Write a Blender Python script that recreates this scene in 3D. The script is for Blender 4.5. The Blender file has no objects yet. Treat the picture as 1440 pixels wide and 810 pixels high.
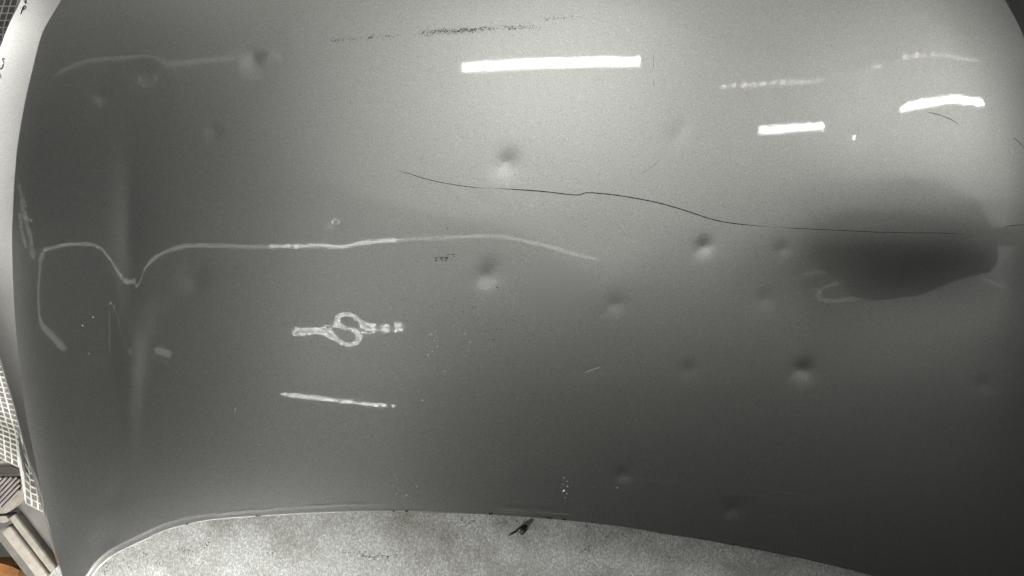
import bpy, bmesh, math, random
import numpy as np
from mathutils import Vector
random.seed(4); rng = np.random.default_rng(4)
R = math.radians
S = bpy.context.scene
COL = S.collection

# ------------------------------------------------------------------ camera
HZ = 0.90                      # height of the bonnet's middle above the floor
CD = 1.14                      # lens above the bonnet
FPX = 720 / math.tan(R(32.5))
cam = bpy.data.cameras.new('camera'); co = bpy.data.objects.new('camera', cam); COL.objects.link(co)
co.location = (0, 0, HZ + CD); cam.angle = R(65); cam.sensor_width = 36
cam.clip_start = .01; cam.clip_end = 100
S.camera = co

# ------------------------------------------------------------------ world and exposure
W = bpy.data.worlds.new('World'); S.world = W; W.use_nodes = True
W.node_tree.nodes['Background'].inputs[0].default_value = (1.0, .97, .93, 1)
W.node_tree.nodes['Background'].inputs[1].default_value = 0.014
S.view_settings.view_transform = 'Standard'; S.view_settings.look = 'None'
S.view_settings.exposure = 0; S.view_settings.gamma = 1
S.cycles.use_denoising = True
S.cycles.max_bounces = 6

# ------------------------------------------------------------------ helpers
def mat(name, color=(.5, .5, .5), rough=.5, metal=0., coat=0., emit=None, es=0.):
    m = bpy.data.materials.new(name); m.use_nodes = True
    b = m.node_tree.nodes['Principled BSDF']
    b.inputs['Base Color'].default_value = (*color, 1)
    b.inputs['Roughness'].default_value = rough; b.inputs['Metallic'].default_value = metal
    b.inputs['Coat Weight'].default_value = coat
    if emit: b.inputs['Emission Color'].default_value = (*emit, 1); b.inputs['Emission Strength'].default_value = es
    return m
def nd(m, t, **k):
    n = m.node_tree.nodes.new(t)
    for a, v in k.items():
        if a in n.inputs: n.inputs[a].default_value = v
        else: setattr(n, a, v)
    return n
def lk(m, a, b): m.node_tree.links.new(a, b)
def bs(m): return m.node_tree.nodes['Principled BSDF']
def ramp(m, src, stops):
    r = nd(m, 'ShaderNodeValToRGB'); e = r.color_ramp.elements
    e[0].position, e[0].color = stops[0][0], (*stops[0][1], 1)
    e[1].position, e[1].color = stops[-1][0], (*stops[-1][1], 1)
    for p, c in stops[1:-1]:
        n = e.new(p); n.color = (*c, 1)
    lk(m, src, r.inputs[0]); return r.outputs[0]
def noise(m, scale, detail=3, rough=.5, vec=None):
    n = nd(m, 'ShaderNodeTexNoise'); n.inputs['Scale'].default_value = scale
    n.inputs['Detail'].default_value = detail; n.inputs['Roughness'].default_value = rough
    if vec is None: vec = nd(m, 'ShaderNodeTexCoord').outputs['Object']
    lk(m, vec, n.inputs['Vector']); return n.outputs['Fac']

def mesh(name, V, F, m, parent=None, smooth=False):
    me = bpy.data.meshes.new(name); me.from_pydata([tuple(map(float, v)) for v in V], [], [tuple(map(int, f)) for f in F]); me.validate()
    if smooth: me.polygons.foreach_set('use_smooth', [True] * len(me.polygons))
    if m: me.materials.append(m)
    me.update()
    o = bpy.data.objects.new(name, me); COL.objects.link(o)
    if parent:
        o.parent = parent; o.location = -parent.location
    return o
def gridmesh(name, P, m, parent=None, smooth=True):
    h, w, _ = P.shape
    i = np.arange(h * w).reshape(h, w)
    F = np.stack([i[:-1, :-1], i[:-1, 1:], i[1:, 1:], i[1:, :-1]], -1).reshape(-1, 4)
    me = bpy.data.meshes.new(name)
    me.vertices.add(h * w); me.vertices.foreach_set('co', P.reshape(-1).astype(np.float32))
    me.loops.add(F.size); me.loops.foreach_set('vertex_index', F.reshape(-1).astype(np.int32))
    me.polygons.add(len(F)); me.polygons.foreach_set('loop_start', np.arange(0, F.size, 4, dtype=np.int32))
    me.polygons.foreach_set('use_smooth', np.ones(len(F), bool) if smooth else np.zeros(len(F), bool))
    me.update(calc_edges=True); me.validate()
    me.materials.append(m)
    o = bpy.data.objects.new(name, me); COL.objects.link(o)
    if parent:
        o.parent = parent; o.location = -parent.location
    return o
def empty(name, loc):
    o = bpy.data.objects.new(name, None); COL.objects.link(o); o.location = loc; o.empty_display_size = .05; return o
def tag(o, label=None, cat=None, group=None, kind=None):
    for k, v in (('label', label), ('category', cat), ('group', group), ('kind', kind)):
        if v: o[k] = v
    return o
class MB:
    def __init__(s): s.V, s.F = [], []
    def add(s, V, F):
        b = len(s.V); s.V += [tuple(v) for v in V]; s.F += [tuple(b + i for i in f) for f in F]
    def box(s, c, sz, rz=0, ax=None, bevel=0):
        c = np.array(c, float); h = np.array(sz, float) / 2
        X, Y, Z = ax if ax else (np.array([math.cos(rz), math.sin(rz), 0]), np.array([-math.sin(rz), math.cos(rz), 0]), np.array([0, 0, 1.]))
        b = bevel
        if not b:
            V = [c + X * h[0] * i + Y * h[1] * j + Z * h[2] * k for k in (-1, 1) for i, j in ((-1, -1), (1, -1), (1, 1), (-1, 1))]
            s.add(V, [(3, 2, 1, 0), (4, 5, 6, 7), (0, 1, 5, 4), (1, 2, 6, 5), (2, 3, 7, 6), (3, 0, 4, 7)]); return
        V = []
        for k, e in ((-1, b), (-1, 0), (1, 0), (1, b)):
            zz = h[2] * k - (0 if e else b * k)
            for i, j in ((-1, -1), (1, -1), (1, 1), (-1, 1)):
                V.append(c + X * (h[0] - e) * i + Y * (h[1] - e) * j + Z * zz)
        F = [(3, 2, 1, 0), (12, 13, 14, 15)]
        for l in range(3):
            for q in range(4):
                F.append((l * 4 + q, l * 4 + (q + 1) % 4, l * 4 + 4 + (q + 1) % 4, l * 4 + 4 + q))
        s.add(V, F)
    def tube(s, P, r, n=8, caps=True):
        P = [np.array(p, float) for p in P]; rr = r if hasattr(r, '__len__') else [r] * len(P)
        V = []
        for i, p in enumerate(P):
            t = P[min(i + 1, len(P) - 1)] - P[max(i - 1, 0)]; t /= np.linalg.norm(t) + 1e-12
            a = np.cross(t, (0, 0, 1.)) if abs(t[2]) < .95 else np.cross(t, (0, 1., 0)); a /= np.linalg.norm(a); c = np.cross(a, t)
            for k in range(n):
                th = 2 * math.pi * k / n
                V.append(p + rr[i] * (a * math.cos(th) + c * math.sin(th)))
        F = [(i * n + k, i * n + (k + 1) % n, (i + 1) * n + (k + 1) % n, (i + 1) * n + k) for i in range(len(P) - 1) for k in range(n)]
        if caps: F += [tuple(range(n))[::-1], tuple((len(P) - 1) * n + k for k in range(n))]
        s.add(V, F)
    def build(s, name, m, parent=None, smooth=False): return mesh(name, s.V, s.F, m, parent, smooth)

def interp(x, pts):
    p = np.array(pts, float); return np.interp(x, p[:, 0], p[:, 1])
def smooth_curve(pts, n=200):
    """Catmull-Rom through the points, resampled evenly"""
    p = np.array(pts, float); p = np.vstack([2 * p[0] - p[1], p, 2 * p[-1] - p[-2]]); out = []
    for i in range(1, len(p) - 2):
        t = np.linspace(0, 1, 24, endpoint=False)[:, None]
        a, b, c, d = p[i - 1], p[i], p[i + 1], p[i + 2]
        out.append(.5 * (2 * b + (c - a) * t + (2 * a - 5 * b + 4 * c - d) * t ** 2 + (3 * b - a - 3 * c + d) * t ** 3))
    q = np.vstack(out + [p[-2][None]])
    s = np.r_[0, np.cumsum(np.linalg.norm(np.diff(q, axis=0), axis=1))]
    u = np.linspace(0, s[-1], n)
    return np.stack([np.interp(u, s, q[:, k]) for k in range(q.shape[1])], -1)

# ------------------------------------------------------------------ the pressed sheet of the bonnet
# heights are relative to HZ; drawing units of the outline are photo pixels at 993 per metre
U = 993.
def X_(px): return (np.asarray(px, float) - 720) / U
def Y_(py): return (405 - np.asarray(py, float)) / U
LEFT_EDGE = [(-420, 520), (-300, 300), (-180, 200), (-80, 128), (0, 86), (45, 60), (100, 45), (150, 34), (220, 23), (300, 18), (350, 17), (430, 20),
             (500, 26), (580, 36), (640, 48), (700, 60), (760, 74), (810, 88), (900, 112)]        # (py, px)
RIGHT_EDGE = [(-420, 1000), (-300, 1190), (-120, 1345), (0, 1413), (60, 1442), (200, 1480), (500, 1500), (900, 1490), (1000, 1490)]
def base(x, y):
    z = -(x - .05) ** 2 / 7.0 - y ** 2 / 9.0
    q = FPX / (CD - z + .004); px, py = x * q + 720, 405 - y * q
    # character creases running along the bonnet, left and right
    xl = interp(py, [(-420, 240), (0, 138), (150, 152), (400, 165), (810, 175), (900, 180)])
    xr = interp(py, [(-420, 1100), (0, 1222), (250, 1240), (500, 1270), (900, 1300)])
    k = 14.
    z = z + .078 * (k * np.logaddexp(0, (xl - px) / k)) / U * interp(py, [(-400, 1), (400, 1), (650, .55), (810, .3)])
    z = z + .070 * (k * np.logaddexp(0, (px - xr) / k)) / U * interp(py, [(-400, 1), (280, 1), (500, .5), (700, .2)])
    # roll-off at both sides
    dl = px - interp(py, LEFT_EDGE); dr = interp(py, RIGHT_EDGE) - px
    z = z - 8e-7 * np.clip(42 - dl, 0, 60) ** 2
    z = z - 1.7e-5 / 2 * np.clip(130 - dr, 0, 260) ** 2 / 10 * .55
    return z
def und(px, py, prof, y0, sy, gain):
    """press line: along y=y0(px) the sheet tips by the given profile (photo pixels of shift)"""
    d = interp(px, prof); 
    return d, (py - interp(px, y0) if isinstance(y0, list) else py - y0)
DENTS = [  # px, py, depth mm, sigma px, elongation, angle
    (713, 229, .98, 13, 1.15, 50), (750, 238, .10, 6, 1, 0), (357, 86, .7, 12, 1.1, 60), (990, 347, .75, 9, 1.15, 50), (685, 387, .70, 13, 1.2, 45),
    (472, 318, .46, 6.8, 1, 0), (489, 463, .61, 12, 1.31, -50), (272, 396, .5, 13, 1.2, 50), (205, 104, .42, 11, 1.1, 40), (143, 136, .5, 8, 1, 0),
    (1130, 521, .80, 11, 1.1, 60), (968, 521, .26, 9, 1, 0), (865, 428, .35, 10, 1, 30), (875, 668, .55, 10, 1, 0), (1030, 716, .60, 10, 1, 0),
    (955, 184, .42, 10, 1.3, 40), (1204, 188, .24, 8, 1, 0), (125, 555, .5, 11, 1.2, 50), (1385, 541, .2, 10, 1, 0), (1101, 350, .35, 9, 1, 40),
    (1074, 421, .3, 9, 1, 0), (684, 286, .12, 9, 1, 0), (830, 521, .14, 7, 1.6, 35), (300, 185, .3, 8, 1, 30), (226, 162, .25, 6, 1, 0),
    (1290, 400, .12, 16, 1.6, 80), (145, 760, .35, 12, 1.3, 70), (160, 695, .3, 10, 1, 0), (1170, 402, .3, 22, 1.3, 20)]
def relief(x, y):
    q = FPX / (CD - base(x, y)); px, py = x * q + 720, 405 - y * q
    z = np.zeros_like(x)
    def press(prof, y0, sy, f=1., wf=.85):
        # dz/dy (y up) that shifts a mirrored line down by delta px
        gxx = np.arange(-60, 1520.); raw = interp(gxx, [(-60, 0)] + prof); kk = np.exp(-.5 * (np.arange(-18, 19) / 9.) ** 2)
        d = np.interp(px, gxx, np.convolve(np.pad(raw, 18, mode='edge'), kk / kk.sum(), 'valid')) / U; g = 3.4 * d / (2 * 2.0) * f
        yy = (py - y0 - d * U) / U
        return g * yy * np.exp(-.5 * (yy * U / (sy + wf * np.abs(d) * U)) ** 2) 
    z += press([(30, 0), (60, 8), (76, 0), (100, -6), (140, -4), (146, 4), (166, 44), (181, 76), (198, 48), (218, 18), (240, 6), (262, 1), (300, 0),
                (460, 0), (480, 5), (505, -2), (560, -6), (700, -14), (760, -2), (830, 18), (860, 20), (950, 0)], 347, 32)
    z += press([(60, 16), (90, 6), (120, -8), (175, -10), (230, 8), (260, 6), (330, 0)], 90, 40)
    z += press([(1000, 0), (1100, -24), (1140, -14), (1200, 8), (1255, 8), (1275, -6), (1295, -20), (1315, -32), (1345, -34), (1372, -24), (1395, -10), (1440, -6)], 398, 28, .9, .5)
    z += press([(1225, 0), (1243, 12), (1270, 3), (1300, -5), (1340, -2), (1383, 5), (1420, 0)], 145, 34)
    z += press([(1215, 0), (1237, 9), (1275, -5), (1310, -8), (1372, 6), (1420, 0)], 78, 30)
    for (cx, cy, a, s, e, an) in DENTS:
        if (cx, cy) not in ((489, 463), (472, 318)): a *= 2.3; s = s * .9
        dx, dy = px - cx, -(py - cy); c, q = math.cos(R(an)), math.sin(R(an))
        u = (dx * c + dy * q) / (s * e); v = (-dx * q + dy * c) / s
        m = (u * u + v * v) < 30
        r2 = u[m] ** 2 + v[m] ** 2; core = 0 if (cx, cy) in ((489, 463), (472, 318)) else .18
        z[m] -= a * 1e-3 * ((1 - core) * np.exp(-.5 * r2) + core * np.exp(-.5 * r2 / .2))
    return z
def hz(x, y): x = np.asarray(x, float); y = np.asarray(y, float); return base(x, y) + relief(x, y)
def ray(px, py, z):
    """point where the sight line through a photo pixel meets height z (relative to HZ)"""
    px, py = np.asarray(px, float), np.asarray(py, float)
    return (px - 720) / FPX * (CD - z), (405 - py) / FPX * (CD - z)
def on(px, py, f=base):
    x, y = X_(np.atleast_1d(px)), Y_(np.atleast_1d(py))
    for _ in range(8): x, y = ray(px, py, f(x, y)); x = np.atleast_1d(x); y = np.atleast_1d(y)
    return x, y

# ------------------------------------------------------------------ lamps (hanging above, mirrored in the clear coat)
LH = 2.0     # lamps above the bonnet
def glow(name, col, s): return mat(name, (.8, .8, .8), .5, emit=col, es=s)
G_white = glow('diffuser_lit_white', (1.0, 1.0, .96), 1.0)
housing = mat('lamp_housing', (.55, .55, .53), .5)
def lamp(name, label, cat, a, b, wid, power, col=(1, 1, .96), double=0, group=None, louvre=0, z=LH, clips=()):
    """a batten lamp between two ceiling points, lit diffuser facing down"""
    a, b = np.array(a, float), np.array(b, float); c = (a + b) / 2; L = np.linalg.norm(b - a); rz = math.atan2(b[1] - a[1], b[0] - a[0])
    e = empty(name, (c[0], c[1], HZ + z)); tag(e, label, cat, group)
    g = glow('lit_' + name, col, power)
    offs = (-double / 2, double / 2) if double else (0,)
    hb = MB(); hb.box((c[0], c[1], HZ + z + .035), (L + .02, (wid + abs(double)) * 1.15, .03), rz); hb.build('housing', housing, e)
    ux, uy = math.cos(rz), math.sin(rz)
    for o in offs:
        m = MB(); d = np.array([-uy, ux]) * o
        p0, p1 = a + d, b + d
        P = [(p0[0] + (p1[0] - p0[0]) * t, p0[1] + (p1[1] - p0[1]) * t, HZ + z) for t in (0, .5, 1)]
        m.tube(P, wid / 2, 10); m.build('tube', g, e, True)
    for tc_ in clips:
        p = a + (b - a) * tc_; m = MB(); m.box((p[0], p[1], HZ + z - .008), (.022, wid + abs(double) + .012, .03), rz); m.build('clip', housing, e)
    if louvre:
        for i in range(louvre + 1):
            p = a + (b - a) * i / louvre; m = MB()
            m.box((p[0], p[1], HZ + z - .02), (.028, wid * 1.4, .05), rz + .7); m.build('louvre_blade', housing, e)
    return e
#LAMPS>
lamp('batten_lamp', 'long bright white batten lamp above the rear of the bonnet', 'lamp', (-.347, 1.192), (.687, 1.237), .052, 21)
lamp('batten_lamp', 'short bright white batten lamp above the right half of the bonnet', 'lamp', (1.425, .881), (1.864, .941), .045, 22)
lamp('batten_lamp', 'bright white batten lamp far to the right of the bonnet', 'lamp', (2.165, 1.062), (3.14, 1.265), .05, 26)
lamp('louvred_lamp', 'dim warm louvred batten lamp above the right half, nearer the middle', 'lamp', (1.154, 1.123), (1.873, 1.231), .035, 9, (1, .93, .85), louvre=11)
lamp('louvred_lamp', 'dim warm louvred batten lamp at the far right', 'lamp', (2.12, 1.35), (3.19, 1.60), .035, 9, (1, .93, .85), louvre=14)
lamp('twin_tube_lamp', 'twin tube lamp hanging left of the bonnet', 'lamp', (-1.35, -.244), (-.672, -.206), .0055, 27, double=.026, clips=(.79, .91))
lamp('thin_tube_lamp', 'single thin tube lamp hanging front left of the bonnet', 'lamp', (-1.448, -.594), (-.729, -.634), .008, 24, clips=(.96,))
lamp('light_strip', 'dim light strip above the far left end', 'light strip', (-3.0, .285), (-1.51, .231), .017, 2.8)
lamp('light_strip', 'brighter middle length of the light strip above the left half', 'light strip', (-1.50, .231), (-.70, .235), .013, 12)
lamp('light_strip', 'dim light strip above the middle of the bonnet', 'light strip', (-.69, .235), (.417, .214), .012, 4.0)
lamp('batten_lamp', 'added white fill batten behind the rear left corner of the bonnet, out of view', 'lamp', (-3.0, 2.5), (-1.4, 2.35), .08, 12, (1, .97, .92))  # fill batten added to brighten the rear left of the sheet
lamp('light_strip', 'faint light strip above the rear left corner', 'light strip', (-3.08, 1.54), (-1.5, 1.352), .024, .9)
lamp('light_strip', 'faint light strip above the right half', 'light strip', (1.7, .012), (3.5, -.15), .022, .9)
lamp('light_strip', 'dim light strip turning towards the front at the far left end', 'light strip', (-3.005, .27), (-3.12, -.26), .025, 1.7)
lamp('light_strip', 'short dim light strip slanting back inwards at the far left', 'light strip', (-3.12, -.27), (-2.88, -.43), .045, 1.5)
lamp('light_strip', 'short wide dim light strip between the far left strips and the twin tubes', 'light strip', (-2.54, -.385), (-2.3, -.40), .045, 1.6)
lamp('batten_lamp', 'wide white batten lamp behind the rear edge of the bonnet', 'lamp', (.5, 2.2), (2.9, 2.3), .08, 7, (1, .97, .92))
# dim fill panels added behind the lamps to brighten the sheet
cp = empty('ceiling_panel', (1.2, .8, HZ + LH + .3)); tag(cp, 'large dimly glowing fill panel added behind the lamps', 'fill panel')
g_ = glow('lit_ceiling_panel', (.98, 1, .94), .44)
# the fill glow is set brightest in the middle and fades towards its edges
gt = nd(g_, 'ShaderNodeTexCoord').outputs['Generated']; gs = nd(g_, 'ShaderNodeSeparateXYZ'); lk(g_, gt, gs.inputs[0]); prev = None
for ax_ in (0, 1):
    w1 = nd(g_, 'ShaderNodeMath', operation='PINGPONG'); lk(g_, gs.outputs[ax_], w1.inputs[0]); w1.inputs[1].default_value = .5
    w2 = nd(g_, 'ShaderNodeMapRange', interpolation_type='SMOOTHSTEP'); lk(g_, w1.outputs[0], w2.inputs[0]); w2.inputs[2].default_value = .30
    if prev:
        w3 = nd(g_, 'ShaderNodeMath', operation='MULTIPLY'); lk(g_, prev, w3.inputs[0]); lk(g_, w2.outputs[0], w3.inputs[1]); prev = w3.outputs[0]
    else: prev = w2.outputs[0]
w4 = nd(g_, 'ShaderNodeMath', operation='MULTIPLY'); lk(g_, prev, w4.inputs[0]); w4.inputs[1].default_value = .80; lk(g_, w4.outputs[0], bs(g_).inputs['Emission Strength'])
for x_, y_, w_, d_, a_ in ((-.05, 1.12, 3.3, 1.6, -16), (3.12, .70, 2.2, 2.5, 4)):
    m = MB(); m.box((x_, y_, HZ + LH + .3), (w_, d_, .02), R(a_)); m.build('diffuser', g_, cp)
m = MB(); m.box((1.3, .85, HZ + LH + .35), (5.7, 2.8, .03), 0); m.build('frame', housing, cp)
# work light standing at the left, its head below the level of the bonnet
wl = empty('work_light', (-2.1, .75, 0)); tag(wl, 'square white work light on a post left of the bonnet', 'work light')
m = MB(); m.box((-2.1, .75, HZ - .36), (.03, 1.1, .38), 0); m.build('diffuser', glow('lit_work_light', (1, .97, .93), 12), wl)
m = MB(); m.box((-2.15, .75, HZ - .36), (.06, 1.16, .42), 0, bevel=.01); m.build('housing', housing, wl)
m = MB(); m.box((-2.15, .75, (HZ - .57) / 2), (.05, .05, HZ - .57), 0); m.build('post', housing, wl)
# fill light added above the front left of the bench, out of view
bl = empty('bench_lamp', (-.70, -1.0, HZ)); tag(bl, 'added fill light shining down on the front left of the bench, out of view', 'lamp')
m = MB(); m.box((-.70, -1.02, HZ + .22), (.32, .16, .01), 0); m.build('diffuser', glow('lit_bench_lamp', (1, .98, .94), 145), bl)
m = MB(); m.box((-.70, -1.02, HZ + .24), (.40, .2, .03), 0, bevel=.005); m.build('shade', housing, bl)
m = MB(); m.box((-.70, -1.11, HZ / 2 + .11), (.03, .03, HZ + .22), 0); m.build('post', housing, bl)
# unseen black blocker added over the right edge to darken the sheet below it
bm_ = empty('light_blocker', (1.45, .085, 0)); tag(bm_, 'added black light blocker on a post over the right edge of the bonnet, out of view', 'light blocker')
M_blocker = mat('black_blocker', (.05, .05, .048), .8)
bmx = bmesh.new(); bmesh.ops.create_uvsphere(bmx, u_segments=40, v_segments=20, radius=1)
V = [(v.co.x, v.co.y, v.co.z) for v in bmx.verts]; F = [[w.index for w in f_.verts] for f_ in bmx.faces]; bmx.free()
sgn = lambda q, p_: math.copysign(abs(q) ** p_, q)
V = [(.86 + .275 * sgn(x, .8) + .015 * y, .105 + .130 * sgn(y, .9) * (1 - .45 * max(x, 0)) + .010 * math.sin(x * 5) - .045 * x, HZ + .28 + .05 * z_) for x, y, z_ in V]
mesh('pad', V, F, M_blocker, bm_, True)
m = MB(); m.box((1.23, .10, HZ + .28), (.42, .04, .04), 0); m.build('arm', M_blocker, bm_)
m = MB(); m.box((1.45, .10, (HZ + .30) / 2), (.05, .05, HZ + .30), 0); m.build('post', M_blocker, bm_)
# narrow fill light added just outside the left edge to brighten the tarp
tl = empty('tarp_lamp', (-1.0, -.2, HZ - .02)); tag(tl, 'narrow added fill light shining down on the tarp beside the bonnet, out of view', 'lamp')
m = MB(); m.box((-1.0, -.2, HZ - .03), (.1, .6, .008), 0); m.build('diffuser', glow('lit_tarp_lamp', (1, .97, .92), 3), tl)
m = MB(); m.box((-1.0, -.2, HZ - .015), (.13, .64, .02), 0); m.build('shade', housing, tl)
m = MB(); m.box((-1.04, -.5, (HZ - .02) / 2), (.03, .03, HZ - .02), 0); m.build('post', housing, tl)
#<LAMPS

# ------------------------------------------------------------------ materials
def paint_mat():
    m = mat('silver_grey_metallic_paint', (.5, .5, .48), .40, 1.0, 1.0); b = bs(m)
    b.inputs['Coat Roughness'].default_value = .008; b.inputs['Coat IOR'].default_value = 1.5
    tc = nd(m, 'ShaderNodeTexCoord').outputs['Object']
    fl = noise(m, 900, 2, .7, tc)
    col = ramp(m, fl, [(.30, (.33, .335, .322)), (.52, (.50, .505, .49)), (.74, (.70, .705, .69))]); lk(m, col, b.inputs['Base Color'])
    n = noise(m, 700, 2, .6, tc)
    bp = nd(m, 'ShaderNodeBump'); bp.inputs['Strength'].default_value = .10; bp.inputs['Distance'].default_value = .0008
    lk(m, n, bp.inputs['Height']); lk(m, bp.outputs[0], b.inputs['Normal'])
    n2 = noise(m, 180, 2, .6, tc)     # orange peel in the lacquer
    b2 = nd(m, 'ShaderNodeBump'); b2.inputs['Strength'].default_value = .35; b2.inputs['Distance'].default_value = .00006
    lk(m, n2, b2.inputs['Height']); lk(m, b2.outputs[0], b.inputs['Coat Normal'])
    return m
M_paint = paint_mat()

# ------------------------------------------------------------------ bonnet skin
bonnet = empty('car_bonnet', (0, 0, HZ - .05))
tag(bonnet, 'dented silver grey car bonnet lying on a metal workbench, tube lamps mirrored in it', 'car bonnet')
NU, NV = 760, 620
py_top = -420
def edge_l(py): return smooth_eval(LEFT_EDGE, py)
def edge_r(py): return smooth_eval(RIGHT_EDGE, py)
def smooth_eval(pts, v):
    c = smooth_curve(pts, 600); return np.interp(v, c[:, 0], c[:, 1])
LIP_IN = [(60, 925), (96, 858), (122, 807), (150, 776), (199, 750), (240, 733), (300, 721), (400, 713), (500, 709), (600, 709), (700, 713), (800, 720), (880, 729), (940, 739), (1000, 748),
          (1114, 769), (1200, 789), (1273, 809), (1360, 838), (1450, 875), (1495, 900), (1560, 940)]
LIP_OUT = [(70, 935), (106, 862), (133, 810), (150, 785), (180, 763), (230, 743), (300, 731), (400, 724), (500, 720), (560, 720), (700, 724), (800, 731), (900, 743), (1000, 759), (1100, 777),
           (1180, 796), (1235, 811), (1330, 842), (1440, 884), (1485, 908), (1550, 948)]
vv = np.linspace(0, 1, NV)
# bottom boundary follows LIP_IN; each column of the grid runs from the top edge to it
bot = smooth_curve(LIP_IN, 1200); i0 = np.argmin(np.abs(bot[:, 0] - edge_l(bot[:, 1]))); i1 = np.argmin(np.abs(bot[:, 0] - edge_r(bot[:, 1])))
bot = smooth_curve([tuple(p) for p in bot[i0:i1 + 1:12]] + [tuple(bot[i1])], NU)
uu = np.linspace(0, 1, NU)
lc_y = np.linspace(py_top, bot[0, 1], NV); rc_y = np.linspace(py_top, bot[-1, 1], NV)
Lc = np.stack([edge_l(lc_y), lc_y], -1); Rc = np.stack([edge_r(rc_y), rc_y], -1); Lc[-1] = bot[0]; Rc[-1] = bot[-1]
Tc = np.stack([np.linspace(Lc[0, 0], Rc[0, 0], NU), np.full(NU, py_top)], -1)
u_ = uu[None, :, None]; v_ = vv[:, None, None]
C = (1 - v_) * Tc[None] + v_ * bot[None] + (1 - u_) * Lc[:, None] + u_ * Rc[:, None] - \
    ((1 - u_) * (1 - v_) * Tc[0] + u_ * (1 - v_) * Tc[-1] + (1 - u_) * v_ * bot[0] + u_ * v_ * bot[-1])
gx, gy = on(C[..., 0].ravel(), C[..., 1].ravel()); gz = hz(gx, gy)
peel = rng.normal(0, 1, (NV, NU)); peel = peel + .5 * (np.roll(peel, 1, 0) + np.roll(peel, 1, 1)); gz = gz + peel.ravel() * 1.05e-6     # ripple of the lacquer
P = np.stack([gx, gy, gz + HZ], -1).reshape(NV, NU, 3)
skin = gridmesh('skin_panel', P[::-1], M_paint, bonnet)
LE, RE, BE, TE = P[:, 0], P[:, -1], P[-1], P[0]

# left flange: rolls over the crease and falls away outside
FL_OUT = smooth_curve([(-420, 440), (-300, 225), (-180, 130), (-80, 62), (0, 28), (30, 14), (66, 0), (130, -20), (220, -34), (300, -38), (380, -30), (450, -15), (505, 0), (540, 10), (580, 22),
                       (630, 35), (680, 50), (725, 63), (800, 82), (860, 97), (925, 110)], 600)
def flange(edge, outpx, drop, name, n=26, sgn=-1):
    fy = 405 - (edge[:, 1] / (CD - (edge[:, 2] - HZ))) * FPX
    dp = np.interp(fy, [p[0] for p in drop], [p[1] for p in drop])
    ox = np.interp(fy, outpx[:, 0], outpx[:, 1]); zz = edge[:, 2] - HZ - dp
    x2, y2 = ray(ox, fy, zz)
    t = np.linspace(0, 1, n)
    rows = []
    for k in t:
        s = k ** 1.0; x = edge[:, 0] + (x2 - edge[:, 0]) * s; y = edge[:, 1] + (y2 - edge[:, 1]) * s
        z = edge[:, 2] - dp * (.92 * k + .08 * k ** 2.2)
        rows.append(np.stack([x, y, z], -1))
    return np.array(rows)
fl = flange(LE, FL_OUT, [(-420, .03), (0, .040), (300, .045), (500, .034), (700, .022), (900, .02)], 'side')
side = gridmesh('side_flange', fl, M_paint, bonnet)
hm = MB(); hm.tube([tuple(p) for p in fl[-1][::6]], .0011, 6); hm.build('side_hem', M_paint, bonnet, True)
# right flange
FR_OUT = smooth_curve([(-420, 1030), (-120, 1385), (0, 1450), (60, 1480), (200, 1515), (500, 1535), (1000, 1530)], 400)
fr = flange(RE, FR_OUT, [(-420, .04), (1000, .04)], 'side')
gridmesh('side_flange', fr[::-1], M_paint, bonnet)

# front lip: small step down, flat ledge, rolled hem
lo = smooth_curve(LIP_OUT, 1200)
fx = BE[:, 0] / (CD - (BE[:, 2] - HZ)) * FPX + 720
ly = np.interp(fx, lo[:, 0], lo[:, 1]); 
# at the rounded left corner match by nearest distance instead of by column
bpx = np.stack([fx, 405 - BE[:, 1] / (CD - (BE[:, 2] - HZ)) * FPX], -1)
tg = np.gradient(bpx, axis=0); tg /= np.linalg.norm(tg, axis=1)[:, None]; nn = np.stack([-tg[:, 1], tg[:, 0]], -1)
wd = np.interp(fx, [60, 133, 200, 300, 400, 560, 700, 800, 900, 1000, 1114, 1235, 1500], [9, 9, 10.5, 10, 11, 11, 11, 11.5, 12, 12.5, 13, 12.5, 10])
opx = bpx + nn * wd[:, None]
rows = []
for k, dz in ((0, 0), (.12, -.0001), (.26, -.0003), (.40, -.00045), (.6, -.0006), (.82, -.0007), (.94, -.0008), (1.0, -.0010)):
    q = bpx + (opx - bpx) * k; zz = BE[:, 2] - HZ + dz; x, y = ray(q[:, 0], q[:, 1], zz); rows.append(np.stack([x, y, zz + HZ], -1))
lip = np.array(rows)
gridmesh('front_lip', lip[::-1], M_paint, bonnet)
M_hem = mat('worn_hem_metal', (.16, .16, .15), .6, .6)
hm = MB(); hm.tube([tuple(p - np.array([0, 0, .001])) for p in lip[-1][::5]], .0008, 6); hm.build('front_hem', M_hem, bonnet, True)
# rear edge and underside frame
tb = np.array([TE + np.array([0, 0.004 * k, -.008 * k]) for k in range(4)]); gridmesh('rear_flange', tb, M_paint, bonnet)

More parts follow.
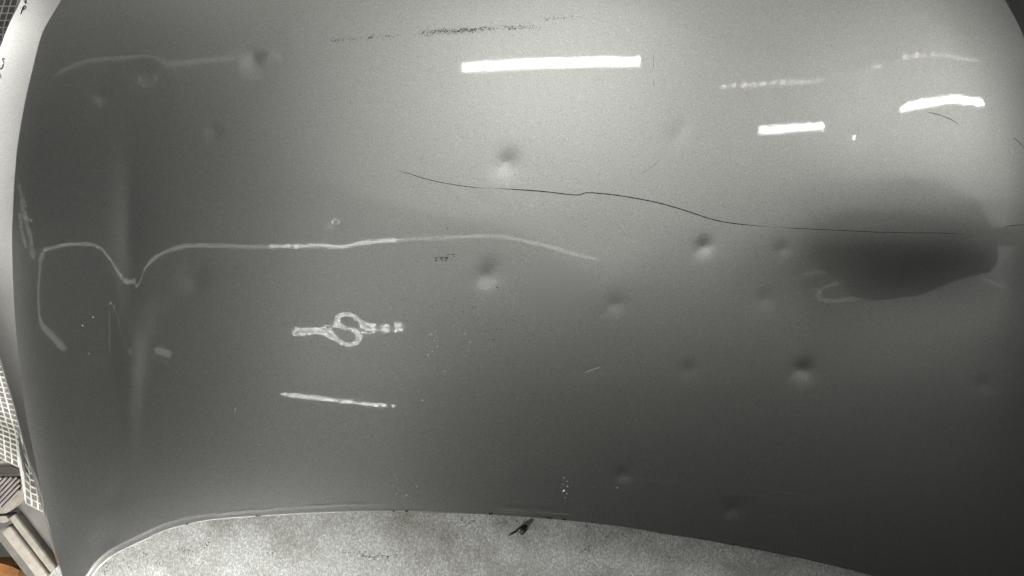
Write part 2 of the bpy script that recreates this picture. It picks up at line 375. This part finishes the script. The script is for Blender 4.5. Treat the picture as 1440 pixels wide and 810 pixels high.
# ---- marks on the skin
def surf(px, py, lift=.00015):
    x, y = on(px, py, hz); return np.stack([x, y, hz(x, y) + HZ + lift], -1)
def ribbon(B, pts, w, lift=.00015, n=None, taper=True, wob=0):
    n = n or max(6, int(len(pts) * 14)); q = smooth_curve(pts, n)
    if wob: q[:, 1] += rng.normal(0, wob, n)
    t = np.gradient(q, axis=0); t /= np.linalg.norm(t, axis=1)[:, None]; nn = np.stack([-t[:, 1], t[:, 0]], -1)
    ww = np.full(n, w / 2.)
    if taper: ww *= np.clip(np.minimum(np.linspace(0, 1, n), np.linspace(1, 0, n)) * 8, .15, 1)
    ww = ww * (1 + rng.normal(0, .12, n))
    a = surf(*(q + nn * ww[:, None]).T, lift); b = surf(*(q - nn * ww[:, None]).T, lift)
    V = list(a) + list(b); B.add(V, [(i, i + 1, n + i + 1, n + i) for i in range(n - 1)])
M_dark = mat('dark_bare_scratch', (.03, .028, .025), .7)
M_pale = mat('pale_scratch', (.42, .42, .41), .45, .6)
M_dull = mat('dull_scuff', (.55, .55, .54), .7, 1.)
B = MB(); ribbon(B, [(556, 240), (575, 244), (600, 252), (640, 260), (684, 265.5)], .9); ribbon(B, [(680, 265), (700, 265), (760, 269), (800, 273.5), (815, 274), (828, 271), (870, 275), (920, 284), (960, 295), (1000, 308),
      (1030, 314), (1090, 320)], 1.35, n=160); ribbon(B, [(1085, 319.5), (1160, 323), (1250, 327), (1330, 328), (1366, 331)], .8, n=80)
tag(B.build('long_scratch', M_dark, bonnet), 'long thin dark scratch running across the middle')
for pts, w in (([(1302, 157), (1322, 162), (1337, 168), (1349, 175)], .9), ([(1425, 193), (1434, 201), (1441, 209)], .9), ([(1412, 319), (1426, 317), (1442, 316)], .8),
               ([(919, 75), (919, 98)], .4), ([(919, 112), (920, 124)], .45), ([(900, 246), (915, 236), (930, 223)], .35)):
    B = MB(); ribbon(B, pts, w, n=16); B.build('scratch', M_dark, bonnet)
for pts, w in (([(176, 361), (195, 364), (210, 365)], 1.2), ([(212, 371), (240, 374), (262, 377), (288, 381)], .9), ([(258, 264), (285, 286), (318, 307)], 1.3), ([(268, 270), (300, 296)], .9),
               ([(330, 318), (352, 332), (362, 346)], 1.0), ([(468, 263), (482, 275)], 1.5), ([(500, 283), (516, 297)], .9), ([(815, 660), (860, 670), (910, 674), (950, 680), (1000, 684), (1060, 696), (1180, 709)], .45),
               ([(700, 640), (770, 655), (815, 660)], .8), ([(215, 500), (238, 515), (255, 533)], 1.0), ([(232, 502), (268, 537)], .8), ([(385, 482), (470, 492), (560, 503)], .7),
               ([(545, 515), (558, 524), (566, 536)], 1.0), ([(945, 645), (970, 650), (980, 655)], .9), ([(580, 605), (598, 608), (609, 600), (614, 588)], .9),
               ([(470, 420), (495, 436), (520, 455)], .8), ([(1080, 690), (1130, 696), (1180, 712)], .7), ([(775, 610), (790, 622), (805, 632)], .9), ([(300, 675), (340, 700)], .7)):
    B = MB(); ribbon(B, pts, w, n=24, wob=.15); B.build('scratch', M_pale, bonnet)
B = MB(); ribbon(B, [(822, 524), (834, 519.5), (845, 516)], 1.6, n=12, lift=.0003); B.build('scratch', mat('painted_glint', (.95, .95, .94), .35, .9, emit=None), bonnet)  # bright ribbon painted in place of a mirrored glint
# scuffed patch at the left edge, made of many short rubs
def flecks(B, pts, n, spread, smin, smax, lift=.0002, asp=1.6, ang=0.):
    q = smooth_curve(pts, 400)
    for _ in range(n):
        c = q[rng.integers(400)] + rng.normal(0, 1, 2) * np.array(spread)
        s = rng.uniform(smin, smax) * (1 if rng.random() < .8 else 1.6); a = ang + rng.normal(0, .5); k = 6
        th = np.linspace(0, 2 * math.pi, k, endpoint=False)
        rr = s * rng.uniform(.6, 1.2, k); ex, ey = np.cos(th) * rr * asp, np.sin(th) * rr
        pp = surf(c[0] + ex * math.cos(a) - ey * math.sin(a), c[1] + ex * math.sin(a) + ey * math.cos(a), lift)
        B.add(list(pp), [tuple(range(k))[::-1]])
B = MB(); flecks(B, [(27, 258), (33, 290), (40, 320), (48, 362)], 260, (2.2, 5), .35, .9, asp=2.2, ang=1.3); flecks(B, [(29, 300), (32, 330), (38, 356)], 120, (1.6, 4), .3, .8, asp=2, ang=1.3)
B0 = B; B = MB()
for _ in range(130):
    cx_, cy_ = rng.uniform(60, 1400), rng.uniform(20, 700); a_ = rng.normal(.5, .5); L_ = rng.uniform(6, 38)
    ribbon(B, [(cx_, cy_), (cx_ + L_ * math.cos(a_) * .5, cy_ + L_ * math.sin(a_) * .5 + rng.normal(0, 1)), (cx_ + L_ * math.cos(a_), cy_ + L_ * math.sin(a_))], rng.uniform(.4, .7), n=7, lift=.0001)
tag(B.build('fine_scratches', mat('fine_scratch', (.58, .58, .57), .5, 1.), bonnet), kind='stuff')
B = B0
tag(B.build('scuff', M_dull, bonnet), kind='stuff')
# dark tar specks dragged along the top, and other specks
M_tar = mat('tar_specks', (.05, .045, .04), .8)
B = MB()
for pts, n, sp in (([(592, 47), (615, 45), (645, 43)], 150, (7, 2.2)), ([(640, 44), (665, 42), (690, 40)], 150, (7, 2.)), ([(704, 38), (725, 39), (748, 38)], 90, (6, 1.8)),
                   ([(462, 57), (500, 54), (560, 50)], 80, (8, 1.8)), ([(770, 27), (805, 24)], 22, (7, 1.2))):
    flecks(B, pts, int(n * 1.3), sp, .22, .62, asp=1.3)
flecks(B, [(612, 362), (622, 364), (640, 357)], 36, (3, 2.0), .3, .8, asp=1.8, ang=.9)
flecks(B, [(655, 435), (690, 450), (740, 470)], 26, (10, 12), .25, .6); flecks(B, [(100, 60), (700, 300), (1300, 600)], 26, (300, 200), .25, .5)
flecks(B, [(699, 404), (699.6, 404)], 2, (.1, .1), .9, 1.1); flecks(B, [(629, 321), (629.4, 321)], 1, (.1, .1), .7, .8)
tag(B.build('tar_specks', M_tar, bonnet), kind='stuff')
# blistered spots in the lacquer
M_bl = mat('lacquer_blister', (.85, .85, .83), .3, .9, 1.)
B = MB()
def blister(px, py, r):
    p = surf([px], [py], 0)[0]; V = []; n = 8
    for k, (h, q) in enumerate(((0, 1), (.45, .8), (.75, .45))):
        for i in range(n):
            t = 2 * math.pi * i / n; V.append(p + np.array([math.cos(t) * q * r, math.sin(t) * q * r, h * r * .8]))
    V.append(p + np.array([0, 0, .7 * r])); F = []
    for k in range(2):
        for i in range(n): F.append((k * n + i, k * n + (i + 1) % n, (k + 1) * n + (i + 1) % n, (k + 1) * n + i))
    F += [(2 * n + i, 2 * n + (i + 1) % n, 3 * n) for i in range(n)]
    B.add(V, F)
for px, py, r in ((606, 470, 1.5), (613, 466, .9), (614, 474, .8), (611, 479, 1.), (601, 486, 1), (615, 487, 1.3), (602, 499, 1.6), (608, 494, .8), (604, 482, .6), (654, 469, 1.1), (661, 481, 1.1), (625, 522, 1.2),
                  (594, 563, 1.2), (659, 493, .7), (793, 672, 1.), (797, 677, .9), (792, 681, .8), (798, 684, .9), (793, 690, 1.5), (797, 694, .9), (795, 700, .7), (789, 686, .6), (868, 686, 1.1), (835, 685, .6),
                  (554, 668, .9), (557, 674, .6), (552, 683, .9), (560, 688, .8), (558, 694, 1.2), (572, 696, 1.2), (568, 700, .7), (548, 692, .6), (586, 684, 1.), (553, 706, .7), (331, 575, 1.), (331, 579, .8),
                  (365, 625, .8), (116, 458, 1.), (131, 446, 1.1), (125, 497, 1.), (1427, 671, .7), (366, 511, .6), (58, 45, 1.), (1205, 196, .5)):
    blister(px, py, r * .00125)
tag(B.build('lacquer_blisters', M_bl, bonnet, True), kind='stuff')
# chips along the lip
B = MB()
M_chip = mat('rusty_chip', (.05, .035, .025), .8)
def lip_pt(px):
    i = int(np.argmin(np.abs(fx - px) + (bpx[:, 1] > 900) * 1e3)); return lip[-2][i], lip[3][i], i
for px, w in ((262, 3), (363, 5), (553, 4), (573, 6), (692, 7), (774, 6), (793, 7), (1032, 5), (1187, 11)):
    for k in range(3):
        a, b, i = lip_pt(px + rng.uniform(-w, w) * .5); p = a + (b - a) * rng.uniform(-.05, .12); n = 7; V = []
        for j in range(n):
            t = 2 * math.pi * j / n; V.append(p + np.array([math.cos(t) * w * .00042 * rng.uniform(.6, 1.2), math.sin(t) * .0012 * rng.uniform(.5, 1.2), .0007]))
        B.add(V, [tuple(range(n))])
tag(B.build('paint_chips', M_chip, bonnet), kind='stuff')
B = MB()
for (a0, a1, fr_) in ((480, 520, .25), (700, 745, .25), (755, 805, .3), (300, 390, .5), (430, 470, .3), (820, 830, .6)):
    ii = np.where((fx > a0) & (fx < a1))[0][::3]
    V = [lip[1][i] + (lip[-2][i] - lip[1][i]) * fr_ * (.5 + .5 * rng.random()) + np.array([0, 0, .0026]) for i in ii]
    if len(V) > 2: B.tube(V, .00028, 4)
tag(B.build('lip_scratches', M_pale, bonnet), kind='stuff')

# handwriting on the flange in black marker
M_ink = mat('black_marker_ink', (.02, .02, .022), .5)
def flp(px, py):
    """point on the left flange seen at the photo pixel"""
    V = fl.reshape(-1, 3); qx = V[:, 0] / (CD - (V[:, 2] - HZ)) * FPX + 720; qy = 405 - V[:, 1] / (CD - (V[:, 2] - HZ)) * FPX
    d = (qx - px) ** 2 + (qy - py) ** 2; ii = np.argsort(d)[:4]; w = 1 / (d[ii] + .3); p = (V[ii] * w[:, None]).sum(0) / w.sum()
    x, y = ray(px, py, p[2] - HZ + .0006); return np.array([float(x), float(y), p[2] + .0006])
for st in ([(29, 20), (31, 14), (34, 8)], [(31, 12), (34, 8), (36.5, 9), (35.5, 12), (32, 14)], [(35, 5), (36.5, 1), (38, -3)], [(33.5, 0), (35.5, 3.5), (38, 4)],
           [(5.5, 88), (3.5, 84), (4.8, 81.5), (7, 83)], [(4.5, 90), (3, 95), (.2, 97), (-1.5, 93)], [(1.5, 110), (-.5, 104), (-3, 102)]):
    q = smooth_curve(st, 12); B = MB(); B.tube([flp(*p) for p in q], .0006, 5); B.build('pen_stroke', M_ink, bonnet)

# ------------------------------------------------------------------ workbench
def bench_mat():
    m = mat('mottled_galvanised_sheet', (.5, .5, .48), .42, .15); b = bs(m)
    tc = nd(m, 'ShaderNodeTexCoord').outputs['Object']; mp = nd(m, 'ShaderNodeMapping'); lk(m, tc, mp.inputs[0]); mp.inputs['Scale'].default_value = (1, .55, 1); mp.inputs['Rotation'].default_value = (0, 0, -.25)
    v = nd(m, 'ShaderNodeTexVoronoi'); v.inputs['Scale'].default_value = 760; lk(m, mp.outputs[0], v.inputs['Vector'])
    sp = nd(m, 'ShaderNodeSeparateColor'); lk(m, v.outputs['Color'], sp.inputs[0])
    c1 = ramp(m, sp.outputs[0], [(0, (.40, .41, .40)), (.6, (.57, .58, .565)), (1, (.82, .83, .81))])
    d = noise(m, 9, 6, .65, tc); dr = ramp(m, d, [(.36, (.52, .49, .43)), (.54, (1, 1, 1))])
    mx = nd(m, 'ShaderNodeMix', data_type='RGBA', blend_type='MULTIPLY'); mx.inputs[0].default_value = .75; lk(m, c1, mx.inputs[6]); lk(m, dr, mx.inputs[7])
    d2 = noise(m, 55, 6, .8, tc); dr2 = ramp(m, d2, [(.27, (.16, .13, .10)), (.36, (1, 1, 1))])
    mx2 = nd(m, 'ShaderNodeMix', data_type='RGBA', blend_type='MULTIPLY'); mx2.inputs[0].default_value = .8; lk(m, mx.outputs[2], mx2.inputs[6]); lk(m, dr2, mx2.inputs[7])
    lk(m, mx2.outputs[2], b.inputs['Base Color'])
    bp = nd(m, 'ShaderNodeBump'); bp.inputs['Strength'].default_value = .3; bp.inputs['Distance'].default_value = .0005
    n = noise(m, 420, 2, .6, mp.outputs[0]); lk(m, n, bp.inputs['Height']); lk(m, bp.outputs[0], b.inputs['Normal'])
    return m
M_bench = bench_mat()
TZ = float(lip[-1][:, 2][(fx > 90) & (fx < 1400)].min()) - HZ - .004
bench = empty('workbench', (0, -.5, 0)); tag(bench, 'metal workbench with mottled galvanised top under the bonnet', 'workbench')
def pz(px, py, z): x, y = ray(px, py, z); return (float(x), float(y))
c0 = pz(86, 791, TZ); c1_ = pz(66, 812, TZ)
outl = [(c0[0] + .02, c0[1] + .02 + .16), c0, c1_, (c1_[0] - .02, -1.0), (1.1, -1.0), (1.1, c0[1] + .18)]
V = [(x, y, HZ + TZ) for x, y in outl] + [(x, y, HZ + TZ - .025) for x, y in outl]; n = len(outl)
mesh('bench_top', V, [tuple(range(n)), tuple(range(2 * n - 1, n - 1, -1))] + [(i, n + i, n + (i + 1) % n, (i + 1) % n) for i in range(n)], M_bench, bench)
M_leg = mat('bench_leg_steel', (.2, .2, .2), .5, .8)
for x, y in ((-.5, -.35), (1.0, -.35), (-.5, -.93), (1.0, -.93)):
    m = MB(); m.box((x, y, (HZ + TZ - .025) / 2), (.05, .05, HZ + TZ - .025)); m.build('leg', M_leg, bench)
# stains and grit on the sheet
M_grit = mat('brown_grit', (.07, .055, .04), .9)
B = MB()
def bflecks(c, n, sp, s0, s1, a=0):
    for _ in range(n):
        x, y = pz(c[0] + rng.normal(0, sp[0]), c[1] + rng.normal(0, sp[1]), TZ); k = 6; th = np.linspace(0, 2 * math.pi, k, endpoint=False); s = rng.uniform(s0, s1) * .001
        rr = s * rng.uniform(.5, 1.3, k); ca, sa = math.cos(a), math.sin(a)
        B.add([(x + math.cos(t) * q * 1.6 * ca - math.sin(t) * q * sa, y + math.cos(t) * q * 1.6 * sa + math.sin(t) * q * ca, HZ + TZ + .0003) for t, q in zip(th, rr)], [tuple(range(k))])
for c, n, sp in (((203, 783), 9, (4, 4)), ((262, 773), 12, (5, 2)), ((290, 765), 12, (6, 2)), ((222, 792), 4, (2, 2)), ((276, 796), 6, (2, 2)), ((500, 778), 20, (10, 2.4)), ((522, 782), 18, (6, 1.5)), ((541, 783), 8, (3, 2)),
                 ((392, 784), 2, (1, 1)), ((150, 800), 20, (6, 4)), ((180, 795), 8, (5, 5)), ((822, 740), 14, (5, 2)), ((660, 733), 24, (26, 3)), ((700, 735), 14, (18, 2)), ((824, 772), 10, (4, 4)), ((830, 790), 14, (8, 6)),
                 ((945, 787), 10, (7, 2)), ((1010, 770), 12, (12, 3)), ((727, 735), 4, (1.5, 2)), ((671, 774), 2, (.6, .6)), ((725, 778), 2, (.6, .6)), ((700, 792), 2, (1, 1)), ((600, 760), 26, (260, 24)), ((870, 755), 8, (12, 2))):
    bflecks(c, n, sp, .3, .95, -.2)
for c in ((376, 778), (380, 780), (384, 778), (388, 775)): bflecks(c, 3, (1.2, .8), .5, .9)
tag(B.build('grit', M_grit, bench), kind='stuff')

# broken twig / clip lying on the bench
M_blk = mat('black_rubber', (.012, .012, .012), .45)
x0, y0 = pz(730, 746, TZ)
tw = empty('broken_clip', (x0, y0, HZ + TZ)); tag(tw, 'small broken black plastic clip lying on the bench just below the bonnet edge', 'clip')
def tp(px, py, h=.002): x, y = pz(px, py, TZ); return (x, y, HZ + TZ + h)
B = MB(); B.tube([tp(715, 753), tp(720, 750), tp(728, 746, .0018), tp(733, 744, .002)], [.0009, .0012, .0014, .0018], 7); B.build('stem', M_blk, tw, True)
B = MB(); B.tube([tp(728, 746, .002), tp(732, 743, .003), tp(737, 741, .003), tp(741, 739, .002)], [.002, .0034, .0038, .0028], 8); B.build('head', M_blk, tw, True)
B = MB(); B.tube([tp(731, 748), tp(733, 751), tp(737, 749), tp(740, 744)], .0012, 6); B.build('loop', M_blk, tw, True)

# ------------------------------------------------------------------ reinforced tarp at the left
M_film = mat('grey_tarp_film', (.22, .21, .195), .45)
M_yarn = mat('white_tarp_yarn', (.82, .81, .77), .6)
tarp = empty('mesh_tarp', (-1.1, 0, HZ - .4)); tag(tarp, 'grey plastic tarp with white reinforcing grid hanging beside the bonnet', 'tarp')
def tarp_pt(u, v):
    """u across (right edge = 1), v from the top (0) to the hem (1)"""
    px = 75 - (1 - u) * 560 + 0 * v; py = -260 + v * 985
    rx = interp(v, [(0, 150), (.3, 60), (.7, 20), (.85, 50), (.94, 68), (1, 72)])
    px = rx - (1 - u) * 520; py = py + 46 * (u - 1) * 1.0 * np.clip((v - .8) / .2, 0, 1) + (1 - u) * 0
    py = py - (1 - u) * 210 * np.clip((v - .75) / .25, 0, 1)
    k = np.clip((37 - px) / 9., 0, 1); k = k * k * (3 - 2 * k); py = py - k * 46 * np.clip((v - .7) / .3, 0, 1)
    z = -.19 - .10 * v - .05 * (1 - u) + .018 * np.sin(u * 31 + v * 3) * (.3 + v) + .014 * np.sin(v * 24 + u * 9) + .01 * np.sin(v * 47 - u * 14)
    x, y = ray(px, py, z); return np.stack([x, y, z + HZ], -1)
uu_, vv_ = np.meshgrid(np.linspace(0, 1, 70), np.linspace(0, 1, 150)); TP = tarp_pt(uu_, vv_)
gridmesh('film', TP[::-1] - np.array([0, 0, .0006]), M_film, tarp)
B = MB()
def yarn(P, w, d):
    n = len(P); t = np.gradient(P, axis=0); t /= np.linalg.norm(t, axis=1)[:, None]; s = np.cross(t, d); s /= np.linalg.norm(s, axis=1)[:, None]
    V = list(P + s * w / 2) + list(P - s * w / 2) + list(P + d * w * .35); B.add(V, [(i, i + 1, 2 * n + i + 1, 2 * n + i) for i in range(n - 1)] + [(2 * n + i, 2 * n + i + 1, n + i + 1, n + i) for i in range(n - 1)])
up = np.array([0, 0, 1.])
for u in np.linspace(.0, 1, 58):
    v = np.linspace(0, 1, 130); yarn(tarp_pt(u + .012 * v * 0, v), .0026, up)
for v in np.linspace(0, 1, 100):
    u = np.linspace(0, 1, 60); yarn(tarp_pt(u, np.clip(v + .02 * (1 - u) * 0, 0, 1)), .0026, up)
tag(B.build('yarn_grid', M_yarn, tarp), kind='stuff')

# ------------------------------------------------------------------ beige case with slotted vent below it
def plastic(name, c, r=.55):
    m = mat(name, c, r); b = bs(m); n = noise(m, 30, 6, .7); lo_ = tuple(k * .62 for k in c); hi = tuple(min(1, k * 1.15) for k in c)
    lk(m, ramp(m, n, [(.3, lo_), (.6, c), (.8, hi)]), b.inputs['Base Color']); return m
M_case = plastic('dirty_beige_plastic', (.34, .31, .27)); M_case2 = plastic('dirty_grey_plastic', (.17, .16, .145)); M_slot = mat('slot_black', (.01, .009, .009), .8)
CZ = -.34
ca = np.array(pz(14, 732, CZ)); cb = np.array(pz(76, 812, CZ)); ax = (cb - ca) / np.linalg.norm(cb - ca); pr = np.array([-ax[1], ax[0]])     # pr points right/up
case = empty('storage_case', (ca[0], ca[1], 0)); tag(case, 'dirty beige plastic case with a slotted vent, under the tarp hem beside the bench', 'case')
def strip(name, o0, o1, z0, z1, m, s0=-.004, s1=.5):
    P = []
    prof = [(o0, z0 - .05), (o0, z0 - .003), (o0 + .002, z0), (o1 - .002, z1), (o1, z1 - .003), (o1, z1 - .05)]
    V = [(*(ca + ax * s + pr * o), HZ + z) for s in (s0, s1) for o, z in prof]; k = len(prof)
    F = [(i, i + 1, k + i + 1, k + i) for i in range(k - 1)] + [tuple(range(k))[::-1], tuple(range(k, 2 * k))]
    return mesh(name, V, F, m, case)
strip('side_panel', .013, .16, CZ - .018, CZ - .03, M_case2, -.06)
strip('rim', -.001, .013, CZ, CZ - .002, M_case)
strip('groove', -.011, -.001, CZ - .014, CZ - .014, M_case2, .012)
strip('rib', -.030, -.011, CZ - .004, CZ - .008, M_case, .008)
strip('wall', -.075, -.030, CZ - .05, CZ - .03, M_case2, .0)
# legs down to the floor
B = MB(); mid = ca + ax * .25 + pr * .03; B.box((mid[0], mid[1], (HZ + CZ - .05) / 2), (.46, .15, HZ + CZ - .07), math.atan2(ax[1], ax[0])); B.build('body', M_case2, case)
# end block with vent
VZ = CZ + .012
def q3(px, py, z): x, y = pz(px, py, z); return (x, y, HZ + z)
def slab(name, pts, z, th, m, parent):
    V = [q3(a, b, z) for a, b in pts]; n = len(pts); V += [(x, y, zz - th) for x, y, zz in V]
    return mesh(name, V, [tuple(range(n))[::-1] if True else 0, tuple(range(n, 2 * n))] + [(i, (i + 1) % n, n + (i + 1) % n, n + i) for i in range(n)], m, parent)
slab('lid', [(-90, 650), (-40, 645), (0, 648), (18, 645), (33, 652), (33, 696), (18, 714), (8, 722), (-90, 722)], VZ - .008, .12, M_case, case)
slab('ledge', [(-90, 729), (0, 726), (9, 726), (13, 731), (8, 735), (-90, 736)], CZ + .002, .03, M_case, case)
slab('vent_recess', [(-60, 670), (28, 670), (28, 690), (3, 713), (-60, 713)], VZ - .0055, .002, M_slot, case)
slab('handle', [(-50, 657), (0, 656), (16, 656), (27, 659), (28, 666), (-50, 666)], VZ - .004, .003, mat('dark_brown_plastic', (.055, .045, .038), .5), case)
M_slat = plastic('grey_slat', (.26, .24, .23), .4)
for k in range(12):
    # slats run down-left
    b0 = 24 - k * 8.2; B = MB()
    x0_, y0_ = 27.5, 672 + 0; 
    p0 = np.array([-8 + k * 7.2 - 26, 671.]); p1 = p0 + np.array([-40, 42.])
    if p0[0] > 28: 
        f = (p0[0] - 28) / 40; p0 = p0 + (p1 - p0) * f
    lim = 712 if p0[0] < 10 else 712
    if p0[1] > 700: continue
    a3, b3 = np.array(q3(p0[0], p0[1], VZ - .001)), np.array(q3(p1[0], p1[1], VZ - .001))
    d = b3 - a3; L = np.linalg.norm(d); d /= L; s = np.cross(d, up); B.box((a3 + b3) / 2, (L, .0042, .004), ax=(d, s, up), bevel=.0009); B.build('slat', M_slat, case)

# brown block on a black tray at the bottom left
tr = empty('wooden_block', (*pz(10, 800, -.42), HZ - .46)); tag(tr, 'varnished brown wooden block lying below the case in the corner', 'wooden block')
M_wood = mat('varnished_brown_wood', (.20, .09, .03), .35); n = noise(M_wood, 26, 5, .7); lk(M_wood, ramp(M_wood, n, [(.3, (.09, .04, .015)), (.6, (.26, .12, .04))]), bs(M_wood).inputs['Base Color'])
slab('block', [(-60, 788), (0, 792), (18, 797), (27, 802), (24, 815), (10, 830), (-60, 830)], -.42, .03, M_wood, tr)
tr2 = empty('black_bucket_lid', (*pz(0, 830, -.46), HZ - .47)); tag(tr2, 'black round rubber lid under the wooden block', 'lid')
th = np.linspace(0, 2 * math.pi, 40, endpoint=False)
o = slab('rim', [(4 + 46 * math.cos(t), 834 + 48 * math.sin(t)) for t in th], -.455, .012, M_blk, tr2)
# floor
M_floor = mat('dark_concrete_floor', (.035, .034, .032), .85); n = noise(M_floor, 6, 6, .6); lk(M_floor, ramp(M_floor, n, [(.3, (.02, .02, .018)), (.7, (.06, .058, .055))]), bs(M_floor).inputs['Base Color'])
f = mesh('floor', [(-4, -4, 0), (4, -4, 0), (4, 4, 0), (-4, 4, 0)], [(0, 1, 2, 3)], M_floor); tag(f, kind='structure')
